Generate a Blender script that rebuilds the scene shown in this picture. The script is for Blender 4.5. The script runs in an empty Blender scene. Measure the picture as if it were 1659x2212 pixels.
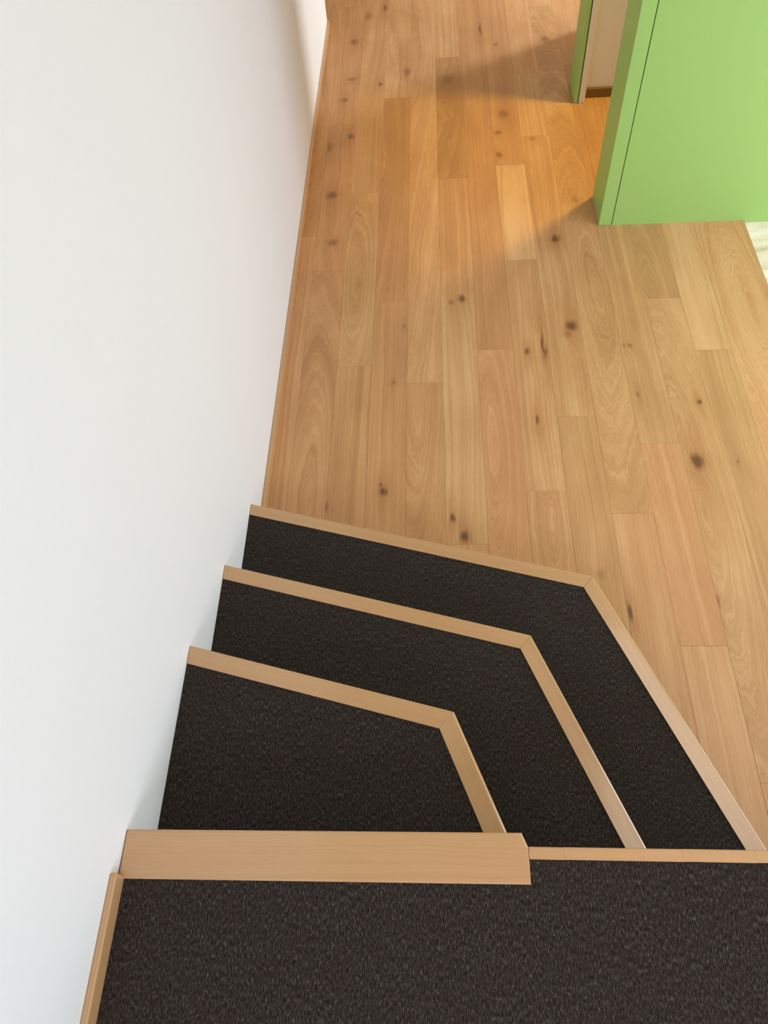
import bpy, bmesh, math, random
from mathutils import Vector, Matrix

random.seed(7)
S = bpy.context.scene
COL = S.collection

# ------------------------------------------------------------------ camera
cam_d = bpy.data.cameras.new('camera')
cam_d.sensor_fit = 'VERTICAL'
cam_d.sensor_height = 36.0
cam_d.lens = 36.0 * 1660.0 / 2212.0
cam_d.clip_start = 0.05
cam = bpy.data.objects.new('camera', cam_d)
COL.objects.link(cam)
right = Vector((0.99763139, 0.02535816, -0.06394195))
down = Vector((-0.01404969, -0.83485384, -0.55029235))
fwd = Vector((-0.06733658, 0.54988728, -0.83252013))
m3 = Matrix((right, -down, -fwd)).transposed()
cam.matrix_world = Matrix.Translation((0.62, 0.0, 2.279636)) @ m3.to_4x4()
S.camera = cam

# ------------------------------------------------------------------ world, exposure, daylight through the windows, overhead fill
S.view_settings.view_transform = 'Standard'
S.view_settings.look = 'None'
S.view_settings.exposure = 0.0
S.view_settings.gamma = 1.0
S.view_settings.use_curve_mapping = False
W = bpy.data.worlds.new('sky'); S.world = W
W.use_nodes = True
bg = W.node_tree.nodes['Background']
bg.inputs['Color'].default_value = (0.80, 0.90, 1.0, 1)
bg.inputs['Strength'].default_value = 0.3


def area(name, loc, target, sx, sy, power, color, spread=180):
    d = bpy.data.lights.new(name, 'AREA')
    d.shape = 'RECTANGLE'; d.size = sx; d.size_y = sy
    d.energy = power; d.color = color; d.spread = math.radians(spread)
    o = bpy.data.objects.new(name, d); COL.objects.link(o)
    o.location = loc
    o.rotation_euler = (Vector(target) - Vector(loc)).to_track_quat('-Z', 'Y').to_euler()
    return o


# daylight: the window behind the landing, the wide window of the room on the right, and the narrow far window; plus an added overhead fill
area('daylight_back', (1.25, -1.55, 1.95), (1.25, 0.5, 1.75), 1.5, 1.2, 47, (0.82, 0.84, 1.0))
area('daylight_right', (4.52, 1.65, 0.90), (3.5, 1.65, 0.88), 2.2, 1.5, 108, (0.81, 0.84, 1.0))
area('fill_overhead', (2.6, 1.6, 3.27), (2.5, 1.6, 0.0), 1.6, 2.6, 18, (1.0, 0.93, 0.88), 96)  # added fill under the closed ceiling, brightens floor and treads; no roof window there
area('daylight_far', (4.55, 6.6, 1.5), (0.6, 4.3, 0.2), 0.52, 1.6, 250, (0.90, 0.94, 1.0))

# ------------------------------------------------------------------ node helpers


class NT:
    def __init__(s, name):
        s.m = bpy.data.materials.new(name); s.m.use_nodes = True
        s.t = s.m.node_tree; s.t.nodes.clear()
        s.out = s.t.nodes.new('ShaderNodeOutputMaterial')
        s.b = s.t.nodes.new('ShaderNodeBsdfPrincipled')
        s.t.links.new(s.b.outputs[0], s.out.inputs[0])

    def put(s, sock, v):
        if hasattr(v, 'node'):
            s.t.links.new(v, sock)
        else:
            sock.default_value = v

    def math(s, op, a, b=0.0, c=None):
        n = s.t.nodes.new('ShaderNodeMath'); n.operation = op
        s.put(n.inputs[0], a); s.put(n.inputs[1], b)
        if c is not None:
            s.put(n.inputs[2], c)
        return n.outputs[0]

    def add(s, a, b): return s.math('ADD', a, b)
    def sub(s, a, b): return s.math('SUBTRACT', a, b)
    def mul(s, a, b): return s.math('MULTIPLY', a, b)

    def xyz(s, x, y, z=0.0):
        n = s.t.nodes.new('ShaderNodeCombineXYZ')
        s.put(n.inputs[0], x); s.put(n.inputs[1], y); s.put(n.inputs[2], z)
        return n.outputs[0]

    def sep(s, v):
        n = s.t.nodes.new('ShaderNodeSeparateXYZ'); s.put(n.inputs[0], v)
        return n.outputs

    def attr(s, name):
        n = s.t.nodes.new('ShaderNodeAttribute'); n.attribute_name = name
        return n

    def noise(s, vec, scale=1.0, detail=2.0, rough=0.5, dist=0.0):
        n = s.t.nodes.new('ShaderNodeTexNoise')
        s.put(n.inputs['Vector'], vec)
        n.inputs['Scale'].default_value = scale; n.inputs['Detail'].default_value = detail
        n.inputs['Roughness'].default_value = rough; n.inputs['Distortion'].default_value = dist
        return n.outputs[0]

    def ramp(s, v, stops, interp='LINEAR'):
        n = s.t.nodes.new('ShaderNodeValToRGB'); n.color_ramp.interpolation = interp
        e = n.color_ramp.elements
        while len(e) < len(stops):
            e.new(0.5)
        for i, (p, c) in enumerate(stops):
            e[i].position = p
            e[i].color = (*c, 1) if not isinstance(c, float) else (c, c, c, 1)
        s.put(n.inputs[0], v)
        return n.outputs[0]

    def mix(s, f, a, b, mode='MIX'):
        n = s.t.nodes.new('ShaderNodeMix'); n.data_type = 'RGBA'; n.blend_type = mode
        s.put(n.inputs[0], f)
        for sock, v in ((n.inputs[6], a), (n.inputs[7], b)):
            s.put(sock, (*v, 1) if isinstance(v, tuple) else v)
        return n.outputs[2]

    def bump(s, h, strength, dist):
        n = s.t.nodes.new('ShaderNodeBump')
        n.inputs['Strength'].default_value = strength; n.inputs['Distance'].default_value = dist
        s.put(n.inputs['Height'], h)
        s.t.links.new(n.outputs[0], s.b.inputs['Normal'])

    def set(s, color=None, rough=None, spec=None):
        if color is not None:
            s.put(s.b.inputs['Base Color'], (*color, 1) if isinstance(color, tuple) else color)
        if rough is not None:
            s.put(s.b.inputs['Roughness'], rough)
        if spec is not None:
            s.b.inputs['Specular IOR Level'].default_value = spec
        return s.m


def oak(name, dark, mid, light, rough=0.42, knots=True, contrast=1.0, spec=0.35):
    """Oiled oak; grain runs along gc.y, gc.x goes across. Per piece: tone (value, warmth, seed), hart and k0..k3."""
    n = NT(name)
    g = n.sep(n.attr('gc').outputs['Vector'])
    X, Y = g[0], g[1]
    tn = n.attr('tone'); t = n.sep(tn.outputs['Vector'])
    seed = n.mul(t[2], 37.0)
    Ys = n.add(Y, seed)
    wob = n.noise(n.xyz(n.mul(X, 9.0), n.mul(Ys, 1.1), seed), 1.0, 1.0)
    wob2 = n.noise(n.xyz(n.mul(X, 55.0), n.mul(Ys, 13.0), seed), 1.0, 2.0)
    U = n.add(X, n.add(n.mul(n.sub(wob, 0.5), 0.05), n.mul(n.sub(wob2, 0.5), 0.010)))
    dk = halo = None
    if knots:
        h = n.attr('hart'); hv = n.sep(h.outputs['Vector'])
        hx = n.sub(X, hv[0]); hy = n.mul(n.sub(Y, hv[1]), 0.13)
        hr = n.math('SQRT', n.add(n.add(n.mul(hx, hx), n.mul(hy, hy)), 0.00002))
        hr = n.add(hr, n.add(n.mul(n.sub(wob, 0.5), 0.03), n.mul(n.sub(wob2, 0.5), 0.012)))
        mx = n.t.nodes.new('ShaderNodeMix'); mx.data_type = 'FLOAT'
        n.put(mx.inputs[0], hv[2]); n.put(mx.inputs[2], U); n.put(mx.inputs[3], hr)
        U = mx.outputs[0]
        for i in range(4):
            kv = n.sep(n.attr('k%d' % i).outputs['Vector']); st = n.attr('s%d' % i).outputs['Fac']
            e = n.attr('e%d' % i).outputs['Fac']
            wx = n.add(n.sub(X, kv[0]), n.mul(n.sub(wob2, 0.5), 0.032))
            dx = n.math('DIVIDE', wx, kv[2])
            dy = n.math('DIVIDE', n.math('DIVIDE', n.sub(Y, kv[1]), kv[2]), e)
            d2 = n.add(n.mul(dx, dx), n.mul(dy, dy))
            a = n.mul(n.math('EXPONENT', n.mul(n.math('POWER', d2, 1.5), -0.9)), st)
            dy2 = n.mul(dy, 0.45)
            d3 = n.add(n.mul(dx, dx), n.mul(dy2, dy2))
            b = n.mul(n.math('EXPONENT', n.mul(d3, -0.22)), st)
            U = n.add(U, n.mul(b, n.mul(kv[2], 1.3)))
            dk = a if dk is None else n.math('MAXIMUM', dk, a)
            halo = b if halo is None else n.math('MAXIMUM', halo, b)
    R1 = n.noise(n.xyz(n.mul(U, 300.0), n.mul(seed, 3.1), n.mul(Ys, 0.6)), 1.0, 2.0, 0.6)
    R2 = n.noise(n.xyz(n.mul(U, 42.0), n.mul(seed, 1.7), n.mul(Ys, 0.5)), 1.0, 1.0)
    F = n.noise(n.xyz(n.mul(X, 700.0), n.mul(Ys, 22.0), seed), 1.0, 2.0, 0.6)
    blot = n.noise(n.xyz(n.mul(X, 10.0), n.mul(Ys, 3.5), n.mul(seed, 2.3)), 1.0, 3.0)
    v = n.add(n.mul(n.sub(R1, 0.5), 1.15 * contrast), n.mul(n.sub(R2, 0.5), 0.75 * contrast))
    v = n.add(v, n.mul(n.sub(F, 0.5), 0.45 * contrast))
    v = n.add(v, n.mul(n.sub(blot, 0.5), 0.75 * contrast))
    v = n.add(n.add(v, 0.5), t[0])
    c = n.ramp(v, [(0.0, dark), (0.5, mid), (1.0, light)])
    warm = n.mix(0.28, c, (0.60, 0.27, 0.13))
    cool = n.mix(0.28, c, (0.42, 0.31, 0.13))
    c = n.mix(n.math('MAXIMUM', t[1], 0.0), c, warm)
    c = n.mix(n.math('MAXIMUM', n.mul(t[1], -1.0), 0.0), c, cool)
    pore = n.noise(n.xyz(n.mul(U, 1300.0), n.mul(Ys, 38.0), seed), 1.0, 1.0)
    pm = n.ramp(pore, [(0.0, 0.45), (0.36, 0.10), (0.46, 0.0)])
    c = n.mix(n.mul(pm, 0.8 * contrast), c, (dark[0] * .62, dark[1] * .55, dark[2] * .5))
    if knots:
        c = n.mix(n.mul(halo, 0.60), c, (dark[0] * .9, dark[1] * .72, dark[2] * .6))
        c = n.mix(n.math('MINIMUM', n.mul(dk, 0.95), 0.88), c, (0.120, 0.050, 0.020))
    n.bump(n.add(n.mul(F, 0.5), n.mul(R1, 0.5)), 0.10, 0.001)
    return n.set(c, rough, spec)


OAK = oak('oiled_oak_floor', (0.420, 0.217, 0.088), (0.565, 0.314, 0.137), (0.700, 0.438, 0.220))
OAKN = oak('pale_oak_nosing', (0.453, 0.261, 0.116), (0.530, 0.317, 0.148), (0.597, 0.374, 0.185), 0.26, False, 0.65, 0.5)
OAKK = oak('pale_oak_edge', (0.453, 0.261, 0.116), (0.530, 0.317, 0.148), (0.597, 0.374, 0.185), 0.30, True, 0.55)
for m in (OAKN, OAKK):
    pb = next(q for q in m.node_tree.nodes if q.type == 'BSDF_PRINCIPLED')
    pb.inputs['Coat Weight'].default_value = 0.6; pb.inputs['Coat Roughness'].default_value = 0.1


def carpet_mat():
    n = NT('charcoal_needle_felt')
    tc = n.t.nodes.new('ShaderNodeTexCoord')
    p = n.sep(tc.outputs['Object'])
    wx = n.add(p[0], n.mul(n.sub(n.noise(n.xyz(n.mul(p[0], 60.0), n.mul(p[1], 40.0), 3.0)), 0.5), 0.012))
    f1 = n.noise(n.xyz(n.mul(wx, 450.0), n.mul(p[1], 105.0), 0.0), 1.0, 2.0, 0.6)
    f2 = n.noise(n.xyz(n.mul(wx, 600.0), n.mul(p[1], 170.0), 9.0), 1.0, 1.0)
    f3 = n.noise(n.xyz(n.mul(wx, 330.0), n.mul(p[1], 110.0), 21.0), 1.0, 1.0)
    big = n.noise(n.xyz(n.mul(p[0], 7.0), n.mul(p[1], 7.0), 5.0), 1.0, 2.0)
    v = n.add(n.mul(f1, 0.75), n.mul(f2, 0.35))
    c = n.ramp(v, [(0.40, (0.008, 0.0062, 0.005)), (0.53, (0.028, 0.023, 0.0185)), (0.63, (0.072, 0.062, 0.050)), (0.75, (0.17, 0.15, 0.125))])
    lint = n.ramp(f3, [(0.70, 0.0), (0.78, 0.7)])
    c = n.mix(lint, c, (0.16, 0.145, 0.125))
    hue = n.noise(n.xyz(n.mul(p[0], 26.0), n.mul(p[1], 20.0), 2.0), 1.0, 2.0)
    c = n.mix(n.mul(hue, 0.5), c, (0.030, 0.019, 0.018))
    c = n.mix(n.mul(big, 0.25), c, (0.022, 0.019, 0.017))
    n.bump(n.add(f1, n.mul(f2, 0.6)), 0.9, 0.004)
    return n.set(c, 0.95, 0.12)


CARPET = carpet_mat()


def paint(name, col, rough=0.6, spec=0.3, grain=0.10, scale=380.0):
    n = NT(name)
    tc = n.t.nodes.new('ShaderNodeTexCoord')
    h = n.noise(tc.outputs['Object'], scale, 2.0)
    lo = n.noise(tc.outputs['Object'], 3.0, 2.0)
    c = n.mix(n.mul(lo, 0.10), col, tuple(v * 0.90 for v in col))
    n.bump(h, grain, 0.001)
    return n.set(c, rough, spec)


WHITE = paint('white_wall_paint', (0.79, 0.79, 0.785), 0.75, 0.2, 0.18)
BEIGE = paint('warm_beige_wall_paint', (0.62, 0.50, 0.33), 0.75, 0.2, 0.18)
GREEN = paint('green_lacquer', (0.335, 0.565, 0.155), 0.45, 0.3, 0.05)
DARK = paint('dark_gap', (0.02, 0.025, 0.01), 0.9, 0.1, 0.0)
BROWN = paint('brown_stained_wood', (0.20, 0.115, 0.035), 0.5, 0.3, 0.05)
CREAM = paint('cream_frame_paint', (0.74, 0.72, 0.58), 0.5, 0.3, 0.05)
RISER = paint('dark_riser_board', (0.05, 0.043, 0.036), 0.8, 0.2, 0.1)


def stone_mat():
    n = NT('pale_veined_stone')
    tc = n.t.nodes.new('ShaderNodeTexCoord'); p = n.sep(tc.outputs['Object'])
    a = n.noise(n.xyz(n.add(n.mul(p[0], 3.0), n.mul(p[1], 2.0)), n.add(n.mul(p[1], 14.0), n.mul(p[0], -5.0)), 0.0), 1.0, 3.0, 0.5, 0.3)
    b = n.noise(n.xyz(p[0], p[1], 0.0), 60.0, 3.0)
    c = n.ramp(n.add(n.mul(a, 0.85), n.mul(b, 0.15)), [(0.34, (0.60, 0.51, 0.40)), (0.46, (0.80, 0.73, 0.59)), (0.60, (0.90, 0.87, 0.77))])
    n.bump(a, 0.15, 0.003)
    return n.set(c, 0.5, 0.35)


STONE = stone_mat()


def glass_mat():
    n = NT('window_glass')
    tr = n.t.nodes.new('ShaderNodeBsdfTransparent'); tr.inputs[0].default_value = (0.94, 0.97, 0.96, 1)
    gl = n.t.nodes.new('ShaderNodeBsdfGlossy'); gl.inputs['Roughness'].default_value = 0.02
    mx = n.t.nodes.new('ShaderNodeMixShader'); mx.inputs[0].default_value = 0.06
    n.t.links.new(tr.outputs[0], mx.inputs[1]); n.t.links.new(gl.outputs[0], mx.inputs[2])
    n.t.links.new(mx.outputs[0], n.out.inputs[0])
    return n.m


GLASS = glass_mat()

# ------------------------------------------------------------------ mesh helpers


def link(name, me, parent=None, mat=None, loc=None):
    o = bpy.data.objects.new(name, me)
    COL.objects.link(o)
    if loc is not None:
        o.location = loc
    if parent is not None:
        o.parent = parent
    if mat is not None and me is not None:
        me.materials.clear(); me.materials.append(mat)
    return o


def tag(o, label=None, cat=None, group=None, kind=None):
    for k, v in (('label', label), ('category', cat), ('group', group), ('kind', kind)):
        if v:
            o[k] = v
    return o


def prism(pts, z0, z1, bevel=0.0, seg=2, top_only=True, only=None):
    """Vertical prism over the plan polygon pts (any winding)."""
    bm = bmesh.new()
    a = sum(pts[i][0] * pts[(i + 1) % len(pts)][1] - pts[(i + 1) % len(pts)][0] * pts[i][1] for i in range(len(pts)))
    if a < 0:
        pts = pts[::-1]
    lo = [bm.verts.new((x, y, z0)) for x, y in pts]
    hi = [bm.verts.new((x, y, z1)) for x, y in pts]
    bm.faces.new(lo[::-1]); bm.faces.new(hi)
    for i in range(len(pts)):
        j = (i + 1) % len(pts)
        bm.faces.new((lo[i], lo[j], hi[j], hi[i]))
    if bevel:
        ed = [e for e in bm.edges if not top_only or all(v.co.z > (z0 + z1) / 2 for v in e.verts)]
        if only:
            m = [((p[0] + q[0]) / 2, (p[1] + q[1]) / 2) for p, q in only]
            ed = [e for e in ed if any((sum((v.co for v in e.verts), Vector()) / 2).xy.__sub__(Vector(c)).length < 1e-5 for c in m)]
        bmesh.ops.bevel(bm, geom=ed, offset=bevel, segments=seg, profile=0.5, affect='EDGES')
    return bm


def box(x0, x1, y0, y1, z0, z1, bevel=0.0, seg=2, top_only=False):
    return prism([(x0, y0), (x1, y0), (x1, y1), (x0, y1)], z0, z1, bevel, seg, top_only)


def finish(bm, name, mat, parent=None, grain=None, tone=None, smooth=False, origin=True):
    """Link the bmesh, origin at its plan centre and base. grain = (unit along, origin): writes the wood attributes."""
    xs = [v.co for v in bm.verts]
    c = Vector(((min(v.x for v in xs) + max(v.x for v in xs)) / 2, (min(v.y for v in xs) + max(v.y for v in xs)) / 2, min(v.z for v in xs)))
    for v in bm.verts:
        v.co -= c
    me = bpy.data.meshes.new(name)
    bm.to_mesh(me); bm.free()
    if smooth:
        for p in me.polygons:
            p.use_smooth = True
    if grain is not None:
        d = Vector(grain).normalized()
        q = Vector((d.y, -d.x, 0)) if abs(d.z) < .5 else Vector((1, 0, 0))
        at = me.attributes.new('gc', 'FLOAT_VECTOR', 'POINT')
        for i, v in enumerate(me.vertices):
            at.data[i].vector = (v.co.dot(q) + v.co.z * 0.7, v.co.dot(d), 0)
        at = me.attributes.new('tone', 'FLOAT_VECTOR', 'POINT')
        tv = tone or (random.uniform(-.08, .08), random.uniform(-.3, .3), random.random())
        for i in range(len(me.vertices)):
            at.data[i].vector = tv
    if parent is not None:
        c = c - parent_world(parent)
    return link(name, me, parent, mat, c)


def set_knots(o, knots, hart):
    me = o.data; n = len(me.vertices)
    at = me.attributes.new('hart', 'FLOAT_VECTOR', 'POINT')
    for i in range(n):
        at.data[i].vector = hart
    for q in range(4):
        k = knots[q] if q < len(knots) else (9, 9, .01, 0, 1)
        a = me.attributes.new('k%d' % q, 'FLOAT_VECTOR', 'POINT')
        for i in range(n):
            a.data[i].vector = k[:3]
        c = me.attributes.new('s%d' % q, 'FLOAT', 'POINT')
        for i in range(n):
            c.data[i].value = k[3]
        b = me.attributes.new('e%d' % q, 'FLOAT', 'POINT')
        for i in range(n):
            b.data[i].value = k[4]
    return o


def parent_world(o):
    v = Vector((0, 0, 0))
    while o is not None:
        v += o.location; o = o.parent
    return v


def empty(name, loc):
    o = bpy.data.objects.new(name, None); COL.objects.link(o); o.location = loc
    o.empty_display_size = 0.1
    return o


# ------------------------------------------------------------------ setting: room shell
X0, X1, Y0, Y1, ZC = -1.6, 4.7, -1.7, 6.9, 3.3
Z_STONE = -0.012

wl = finish(box(-0.14, 0.0, Y0, 5.076, -0.03, ZC, 0.006, 3), 'wall_left', WHITE)
tag(wl, 'tall plain white wall running along the stairs and the oak floor', 'wall', kind='structure')
ceil = finish(box(X0, X1 + .1, Y0 - .1, Y1 + .1, ZC, ZC + .1), 'ceiling', BEIGE)
tag(ceil, 'beige ceiling over the hall and the landing', 'ceiling', kind='structure')


def wall_with_hole(name, axis, at, thick, a0, a1, h0, h1, hz0, hz1, label):
    """Wall slab in the plane axis=at, from a0 to a1, with one window hole."""
    bm = bmesh.new()
    for (p0, p1, z0, z1) in ((a0, h0, -0.03, ZC), (h1, a1, -0.03, ZC), (h0, h1, -0.03, hz0), (h0, h1, hz1, ZC)):
        b2 = box(p0, p1, at, at + thick, z0, z1) if axis == 'y' else box(at, at + thick, p0, p1, z0, z1)
        tmp = bpy.data.meshes.new('tmp'); b2.to_mesh(tmp); b2.free(); bm.from_mesh(tmp); bpy.data.meshes.remove(tmp)
    return tag(finish(bm, name, WHITE), label, 'wall', kind='structure')


wall_with_hole('wall_back', 'y', Y0 - .1, .1, X0, X1, 0.45, 2.05, 1.3, 2.6, 'white wall behind the landing with a window')
wall_with_hole('wall_east', 'x', X1, .1, Y0, Y1, 0.45, 2.85, 0.08, 1.75, 'white wall of the bright room on the right')
o = finish(box(X0, X1, Y1, Y1 + .1, -.03, ZC), 'wall_far', BEIGE)
tag(o, 'beige wall closing the far end of the hall', 'wall', kind='structure')
o = finish(box(X0 - .1, X0, Y0, Y1, -.03, ZC), 'wall_west', BEIGE)
tag(o, 'beige wall beyond the corner at the far left', 'wall', kind='structure')


def window(name, axis, at, a0, a1, z0, z1, label):
    e = empty(name, (a0, at, z0) if axis == 'y' else (at, a0, z0))
    tag(e, label, 'window', kind='structure')
    def bb(p0, p1, q0, q1, d0, d1):
        return box(p0, p1, at + d0, at + d1, q0, q1) if axis == 'y' else box(at + d0, at + d1, p0, p1, q0, q1)
    for p0, p1, q0, q1 in ((a0, a0 + .05, z0, z1), (a1 - .05, a1, z0, z1), (a0 + .05, a1 - .05, z0, z0 + .05), (a0 + .05, a1 - .05, z1 - .05, z1)):
        finish(bb(p0, p1, q0, q1, -.03, .03), 'frame', WHITE, e)
    finish(bb(a0 + .05, a1 - .05, z0 + .05, z1 - .05, -.003, .003), 'pane', GLASS, e)


window('window_1', 'y', Y0 - .05, 0.45, 2.05, 1.3, 2.6, 'white framed window behind the landing')
window('window_2', 'x', X1 + .05, 0.45, 2.85, 0.08, 1.75, 'wide white framed window of the bright room')

# ------------------------------------------------------------------ floor: oak planks as parts, stone beside them
fl = finish(box(X0, X1, Y0, Y1, -0.05, -0.015), 'floor', RISER)
tag(fl, 'oiled oak plank floor with knots at the foot of the stairs', 'floor', kind='structure')

PITCH, XS = 0.1437, 0.080
JOINT = {0: [3.066], 1: [2.821, 4.005, 5.348], 2: [2.221, 3.393, 4.067], 3: [2.596, 4.246], 4: [2.121],
         5: [1.368, 2.636, 3.478, 4.652], 6: [2.294], 7: [1.587, 2.849, 3.57], 8: [1.929, 3.817, 4.432],
         9: [1.486, 5.21], 10: [0.991, 1.792], 11: [0.577, 2.567], 12: [2.26], 13: [0.55]}
# tone of each plank seen in the photograph: column -> list from near to far of (value, warmth)
TONE = {0: [(.10, .5), (-.08, .2)],
        1: [(-.05, .4), (-.05, .3), (-.04, .4), (-.05, .3)],
        2: [(-.08, .2), (.02, -.2), (0, -.2), (.02, .3)],
        3: [(-.08, .3), (-.16, .3), (.02, 0)],
        4: [(-.02, .2), (.06, .2)],
        5: [(.06, .4), (.10, -.15), (-.02, .3), (-.18, 0), (.06, 0)],
        6: [(.0, .8), (-.10, .4)],
        7: [(.0, .2), (.04, .2), (.20, .0), (-.06, .3)],
        8: [(-.06, -.1), (.0, 0), (.05, -.2), (.05, .3)],
        9: [(.04, .4), (-.02, .0), (.05, .4)],
        10: [(.20, .5), (.02, .9), (-.04, -.2)],
        11: [(.05, .5), (.04, -.2), (-.10, -.3)],
        12: [(.05, .4), (.20, .2)],
        13: [(.0, .4), (.08, .3)]}
TONE[12] = [(-.02, -.3), (.18, .1)]
KNOT = [(0.182, 4.895, 0.0253, 0.6, 1), (0.186, 4.467, 0.0266, 0.5, 0.5), (0.153, 4.251, 0.0208, 0.6, 0.8), (0.352, 4.397, 0.0131, 0.8, 1), (0.209, 3.889, 0.0173, 0.7, 1), (0.1, 3.794, 0.0196, 0.6, 1.6), (0.139, 3.382, 0.0254, 0.7, 0.8), (0.357, 5.307, 0.0146, 0.7, 2), (0.252, 5.208, 0.0348, 0.4, 1), (0.499, 4.514, 0.0159, 0.5, 2), (0.727, 4.414, 0.0362, 0.4, 1), (0.936, 4.972, 0.0082, 0.8, 6), (1.018, 4.77, 0.0133, 0.5, 1), (1.307, 4.81, 0.0238, 0.6, 1), (1.017, 4.034, 0.0291, 0.5, 1), (0.98, 3.862, 0.019, 0.6, 0.6), (0.971, 3.662, 0.0162, 0.6, 1), (1.036, 3.674, 0.0115, 0.5, 1), (1.155, 3.791, 0.0163, 0.4, 0.8), (1.311, 3.27, 0.0193, 0.35, 1), (0.169, 3.016, 0.0284, 0.55, 0.6), (0.504, 2.446, 0.0078, 0.5, 1), (0.468, 2.129, 0.0093, 0.5, 1), (0.44, 1.595, 0.0135, 0.9, 1), (0.432, 1.625, 0.0068, 0.7, 1), (0.233, 1.532, 0.0118, 0.6, 1.3), (0.302, 2.734, 0.0104, 0.2, 3), (0.753, 2.605, 0.0159, 0.85, 1), (0.712, 2.582, 0.0119, 0.5, 1), (1.189, 2.987, 0.0186, 1, 1), (1.201, 2.418, 0.0226, 0.9, 0.9), (1.18, 2.371, 0.015, 0.4, 1), (1.008, 2.279, 0.0111, 0.8, 1.2), (1.077, 2.312, 0.0074, 0.9, 7), (1.02, 1.917, 0.0104, 0.8, 1.6), (0.773, 1.844, 0.0087, 0.6, 1), (0.687, 1.478, 0.0097, 0.85, 1.3), (0.697, 1.507, 0.0049, 0.5, 1), (0.73, 1.399, 0.0143, 0.9, 1.2), (0.659, 2.144, 0.0055, 0.5, 1), (1.397, 2.297, 0.0091, 0.5, 1), (1.424, 2.296, 0.0091, 0.5, 1), (1.41, 2.031, 0.007, 0.5, 1.5), (1.633, 1.988, 0.0085, 0.85, 1), (1.573, 1.706, 0.0211, 1, 1.2), (1.717, 1.702, 0.0048, 0.6, 1), (1.246, 1.107, 0.0116, 1, 1.8), (1.525, 1.144, 0.0072, 0.5, 2.5), (1.171, 1.246, 0.0151, 0.3, 1)]
HART = [(0.3, 2.786), (0.173, 1.574), (0.567, 2.014), (0.578, 1.636), (1.335, 2.634), (1.034, 1.482), (1.575, 2.632), (0.855, 1.80), (1.559, 1.516), (1.953, 2.484)]
BX, BY = 1.384, 3.066          # corner of the green partition


def plank(x0, x1, y0, y1, tone):
    g = 0.00015
    bm = box(x0 + g, x1 - g, y0 + g, y1 - g, -0.014, random.uniform(-.0003, 0.0), 0.0006, 1, True)
    cx, cy = (x0 + x1) / 2, (y0 + y1) / 2
    o = finish(bm, 'plank', OAK, fl, (0, 1, 0), (tone[0] * 1.7, max(-1, min(1, tone[1] * 1.4)), random.random()))
    kn = [k for k in KNOT if x0 - .004 <= k[0] < x1 + .004 and y0 <= k[1] < y1]
    kn = sorted(kn, key=lambda k: -k[2] * k[3])[:4]
    he = [h for h in HART if x0 <= h[0] < x1 and y0 <= h[1] < y1]
    hv = (he[0][0] - cx, he[0][1] - cy, 0.8) if he else (random.uniform(-.05, .05), random.uniform(-.6, .6), random.choice((0, 0, 0, .45)))
    set_knots(o, [(k[0] - cx, k[1] - cy, k[2] * .95, k[3], k[4] * 1.45) for k in kn], hv)
    return o


def run(x0, x1, ya, yb, joints, tones):
    ys = [ya] + [j for j in joints if ya + .05 < j < yb - .05] + [yb]
    extra = list(tones)
    for i in range(len(ys) - 1):
        t = extra[i] if i < len(extra) else (random.uniform(-.1, .12), random.uniform(-.4, .5))
        plank(x0, x1, ys[i], ys[i + 1], t)


for c in range(0, 14):
    x0 = XS + PITCH * (c - 1); x1 = x0 + PITCH
    if c == 0:
        x0 = 0.004
    if c == 13:
        x0 = XS + PITCH * 12; x1 = 2.034 - .016
    js = list(JOINT.get(c, []))
    ya = 0.30
    if c < 9:
        run(x0, x1, ya, Y1 - .01, js + [5.9 if c % 2 else 6.4], TONE[c])
    elif c == 9:
        run(x0, x1, ya, Y1 - .01, js, TONE[c])
    else:
        run(x0, x1, ya, BY + .02, js, TONE.get(c, []))
        # inside the doorway of the partition and beyond it
        if c < 13:
            run(x0, x1, BY + .02, Y1 - .01, [4.3 + .2 * (c % 3), 5.6 - .15 * (c % 2)], [])
run(2.034 - .016, 2.034, 0.30, BY - .002, [], [(-.06, 0)])
for c in range(-4, 1):
    x0 = XS + PITCH * (c - 1)
    run(x0, min(x0 + PITCH, 0.013) if c == 0 else x0 + PITCH, 5.10, Y1 - .01, [5.9 + .11 * c], [])
for c in range(14, 22):
    x0 = XS + PITCH * (c - 1)
    run(x0, x0 + PITCH, BY + .12, Y1 - .01, [4.4 + .1 * (c % 4), 5.7], [])

st = finish(box(2.036, X1, Y0, BY + .05, -0.015, Z_STONE, .001, 1), 'stone_slab', STONE, fl)
st['label'] = 'pale cream veined stone floor beside the oak planks'

# ------------------------------------------------------------------ green partition with its doorway
T = 0.02
wr = empty('wall_right', (BX, BY, 0))
tag(wr, 'bright green panelled partition with a doorway in its side', 'wall', kind='structure')
finish(box(BX + T, X1, BY + T, 3.286, -0.015, ZC), 'core', WHITE, wr)
finish(box(BX, 1.4405, BY, BY + T, 0.0005, ZC - .3, .0012, 1), 'edge_strip', GREEN, wr)
finish(box(1.4390, 1.4440, BY + .012, BY + T, 0.0005, ZC - .3), 'shadow_gap', DARK, wr)
finish(box(1.4438, X1, BY, BY + T, -0.0115, ZC - .3, .0012, 1), 'front_panel', GREEN, wr)
finish(box(BX, BX + T, BY + T, 3.286, 0.0005, ZC - .3, .0012, 1), 'side_panel', GREEN, wr)
finish(box(BX + T, 1.47, 3.286, 3.296, 0.0005, 2.1), 'door_lining', CREAM, wr)
finish(box(BX, 1.47, 3.286, 4.10, 2.1, ZC), 'lintel', GREEN, wr)
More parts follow.
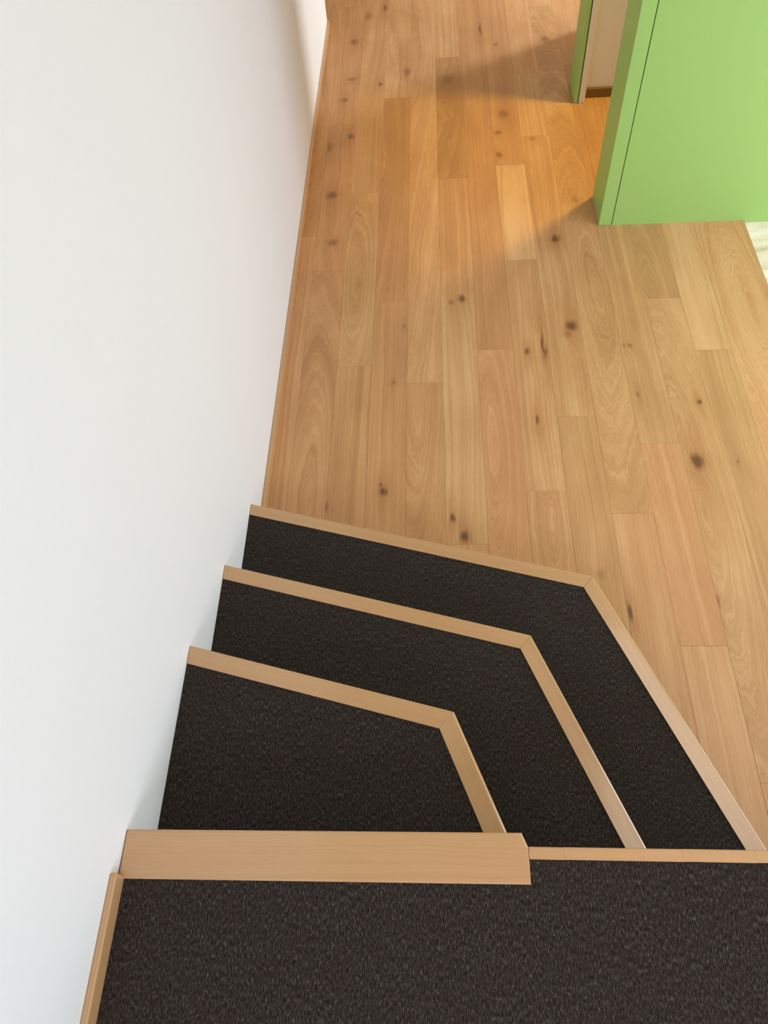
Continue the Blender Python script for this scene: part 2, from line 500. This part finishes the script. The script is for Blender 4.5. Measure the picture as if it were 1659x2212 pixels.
# far pier of the doorway
finish(box(BX, BX + T, 4.102, 4.311, 0.0005, ZC - .3, .0012, 1), 'pier_panel', GREEN, wr)
finish(box(1.4040, 1.4085, 4.110, 4.30, 0.0005, ZC - .3), 'shadow_gap', DARK, wr)
finish(box(1.4085, 1.4400, 4.100, 4.30, 0.0005, ZC - .3, .0012, 1), 'door_lining', CREAM, wr)
finish(box(1.4400, 3.3, 4.168, 4.311, 0.0005, ZC), 'closet_back', WHITE, wr)
finish(box(3.2, 3.3, 3.286, 4.168, 0.0005, ZC), 'closet_end', WHITE, wr)
finish(box(1.4405, 3.2, 4.150, 4.168, 0.0005, 0.048, .002, 1), 'closet_baseboard', BROWN, wr)
wf = finish(box(1.72, 3.9, 4.311, 5.02, 0.0005, ZC), 'wall_niche', WHITE)
tag(wf, 'white wall block hidden behind the green partition', 'wall', kind='structure')

# closet lamp: warm ceiling light in the small room behind the partition
cl = empty('ceiling_lamp', (2.10, 3.93, 2.40))
tag(cl, 'small warm ceiling lamp in the closet behind the green partition', 'lamp')
bm = bmesh.new(); bmesh.ops.create_cone(bm, cap_ends=True, segments=24, radius1=.05, radius2=.07, depth=.04, matrix=Matrix.Translation((2.10, 3.93, 2.44)))
finish(bm, 'lamp_base', WHITE, cl)
bm = bmesh.new(); bmesh.ops.create_cone(bm, cap_ends=True, segments=12, radius1=.008, radius2=.008, depth=.84, matrix=Matrix.Translation((2.10, 3.93, 2.88)))
finish(bm, 'lamp_stem', WHITE, cl)
pl = bpy.data.lights.new('closet_light', 'SPOT'); pl.energy = 185; pl.color = (1.0, 0.66, 0.12)
pl.shadow_soft_size = .12; pl.spot_size = math.radians(60); pl.spot_blend = 1.0
po = bpy.data.objects.new('closet_light', pl); COL.objects.link(po); po.location = (2.10, 3.93, 2.36)
po.rotation_euler = (Vector((1.30, 3.74, 0)) - Vector((2.10, 3.93, 2.36))).to_track_quat('-Z', 'Y').to_euler()

# ------------------------------------------------------------------ baseboards
b = finish(box(0.0, 0.013, 1.36, 5.082, 0.0002, 0.047, .002, 1), 'baseboard_left', OAKN, None, (0, 1, 0), (.10, .3, .3))
tag(b, 'slim oak baseboard along the white wall beside the plank floor', 'baseboard', kind='structure')
b = finish(box(0.0, 0.0135, Y0, 0.2155, 0.695, 0.7388, .0025, 1), 'baseboard_landing', OAKN, None, (0, 1, 0), (-.05, .3, .6))
tag(b, 'slim oak baseboard along the white wall beside the carpeted landing', 'baseboard', kind='structure')

# ------------------------------------------------------------------ stairs
RISE = .175
YL = 0.262                     # line where the treads run in under the landing edge
sc = empty('staircase', (0.6, 0.7, 0))
tag(sc, 'charcoal carpeted corner staircase with pale oak nosings beside the white wall', 'staircase')


def ext(a, b, y):
    t = (y - a[1]) / (b[1] - a[1])
    return (a[0] + (b[0] - a[0]) * t, y)


def line_off(a, b, d):
    n_ = Vector((b[1] - a[1], -(b[0] - a[0]))).normalized()
    return (a[0] - n_.x * d, a[1] - n_.y * d), (b[0] - n_.x * d, b[1] - n_.y * d)


def isect(a, b, c, d):
    r = Vector(b) - Vector(a); s = Vector(d) - Vector(c)
    k = r.x * s.y - r.y * s.x
    t = ((c[0] - a[0]) * s.y - (c[1] - a[1]) * s.x) / k
    return (a[0] + r.x * t, a[1] + r.y * t)


STEP = [  # outer and inner nosing lines from the wall over the corner to the landing
    (((0, 1.431), (1.097, 1.145), (1.428, .370)), ((0, 1.388), (1.064, 1.107), (1.376, .370))),
    (((0, 1.098), (.871, .871), (1.092, .341)), ((0, 1.051), (.840, .832), (1.043, .342))),
    (((0, .7675), (.656, .600), (.762, .337)), ((0, .7195), (.621, .560), (.711, .337))),
]
GAPW = 0.0015


def inset(o3, d):
    """Outline of the tread moved inwards by d; returns wall point, corner, end on y=YL."""
    a, b = line_off(o3[0], o3[1], -d)
    c, e = line_off(o3[1], o3[2], -d)
    # choose the side towards the wall corner
    if a[1] > o3[0][1]:
        a, b = line_off(o3[0], o3[1], d)
    if c[0] > o3[1][0]:
        c, e = line_off(o3[1], o3[2], d)
    k = isect(a, b, c, e)
    t = (GAPW - a[0]) / (b[0] - a[0])
    return (GAPW, a[1] + (b[1] - a[1]) * t), k, ext(c, e, YL)


for i, (out, inn) in enumerate(STEP):
    z = RISE * (i + 1)
    ins = inset(out, .020)
    body = [ins[0], ins[1], (ins[2][0], YL - .02), (GAPW, YL - .02)]
    finish(prism(body, z - RISE + (0 if i == 0 else -.009), z - .009), 'step_block', RISER, sc)
    oe = ext(out[1], out[2], YL); ie = ext(inn[1], inn[2], YL)
    oa = (GAPW, out[0][1]); ia = (GAPW, inn[0][1])
    ni = finish(prism([oa, out[1], inn[1], ia], z - .034, z, .0035, 2, True, [(oa, out[1])]), 'nosing', OAKN, sc,
                (out[1][0] - oa[0], out[1][1] - oa[1], 0), (random.uniform(-.04, .03), random.uniform(0, .25), random.random()))
    o1 = tuple(Vector(out[1]).lerp(Vector(oe), .0009)); i1 = tuple(Vector(inn[1]).lerp(Vector(ie), .0009))
    nj = finish(prism([o1, oe, ie, i1], z - .034, z, .0060, 4, True, [(o1, oe)]), 'nosing', OAKN, sc,
                (oe[0] - out[1][0], oe[1] - out[1][1], 0), (random.uniform(-.02, .06), random.uniform(-.05, .15), random.random()))
    if i < 2:
        nx = inset(STEP[i + 1][0], .020)
        reg = [ia, inn[1], ie, (nx[2][0], YL), nx[1], nx[0]]
    else:
        reg = [ia, inn[1], ie, (GAPW, YL)]
    finish(prism(reg, z - .009, z - .0022), 'carpet', CARPET, sc)

ZL = .70
finish(prism([(GAPW, Y0 + .01), (2.9, Y0 + .01), (2.9, YL - .012), (GAPW, YL - .012)], 0.0, ZL - .009), 'landing_block', RISER, sc)
finish(prism([(GAPW, .300), (.775, .3035), (.7865, .276), (.7865, .213), (.0135, .2105), (.0135, .2158), (GAPW, .2158)], ZL - .036, ZL, .003, 3),
       'landing_nosing', OAKN, sc, (1, 0, 0), (-.04, .10, .37))['label'] = 'wide flat oak board with a cut corner along the top step'
for x0, x1, kx, tn in ((.7868, .8515, .0, (.02, .5, .77)), (.8517, 1.0705, -.103, (.05, .6, .21)), (1.0707, 1.2030, -.062, (.03, .5, .43)), (1.2032, 2.9, 0, (.03, .25, .12))):
    sl = 0
    e = finish(prism([(x0, .2790), (x1 - sl, .2787), (x1 + sl, .2562), (x0, .2566)], ZL - .036, ZL - .0005, .0022, 2, True,
                     [((x0, .2790), (x1 - sl, .2787))]), 'landing_edge', OAKK, sc, (1, 0, 0), tn)
    set_knots(e, [(.002, kx, .0045, .75, 1.2)] if kx else [], (0, 0, 0))
finish(prism([(.0138, Y0 + .01), (2.9, Y0 + .01), (2.9, .2545), (.7868, .2570), (.7868, .2127), (.0138, .2102)], ZL - .009, ZL - .0022), 'carpet', CARPET, sc)
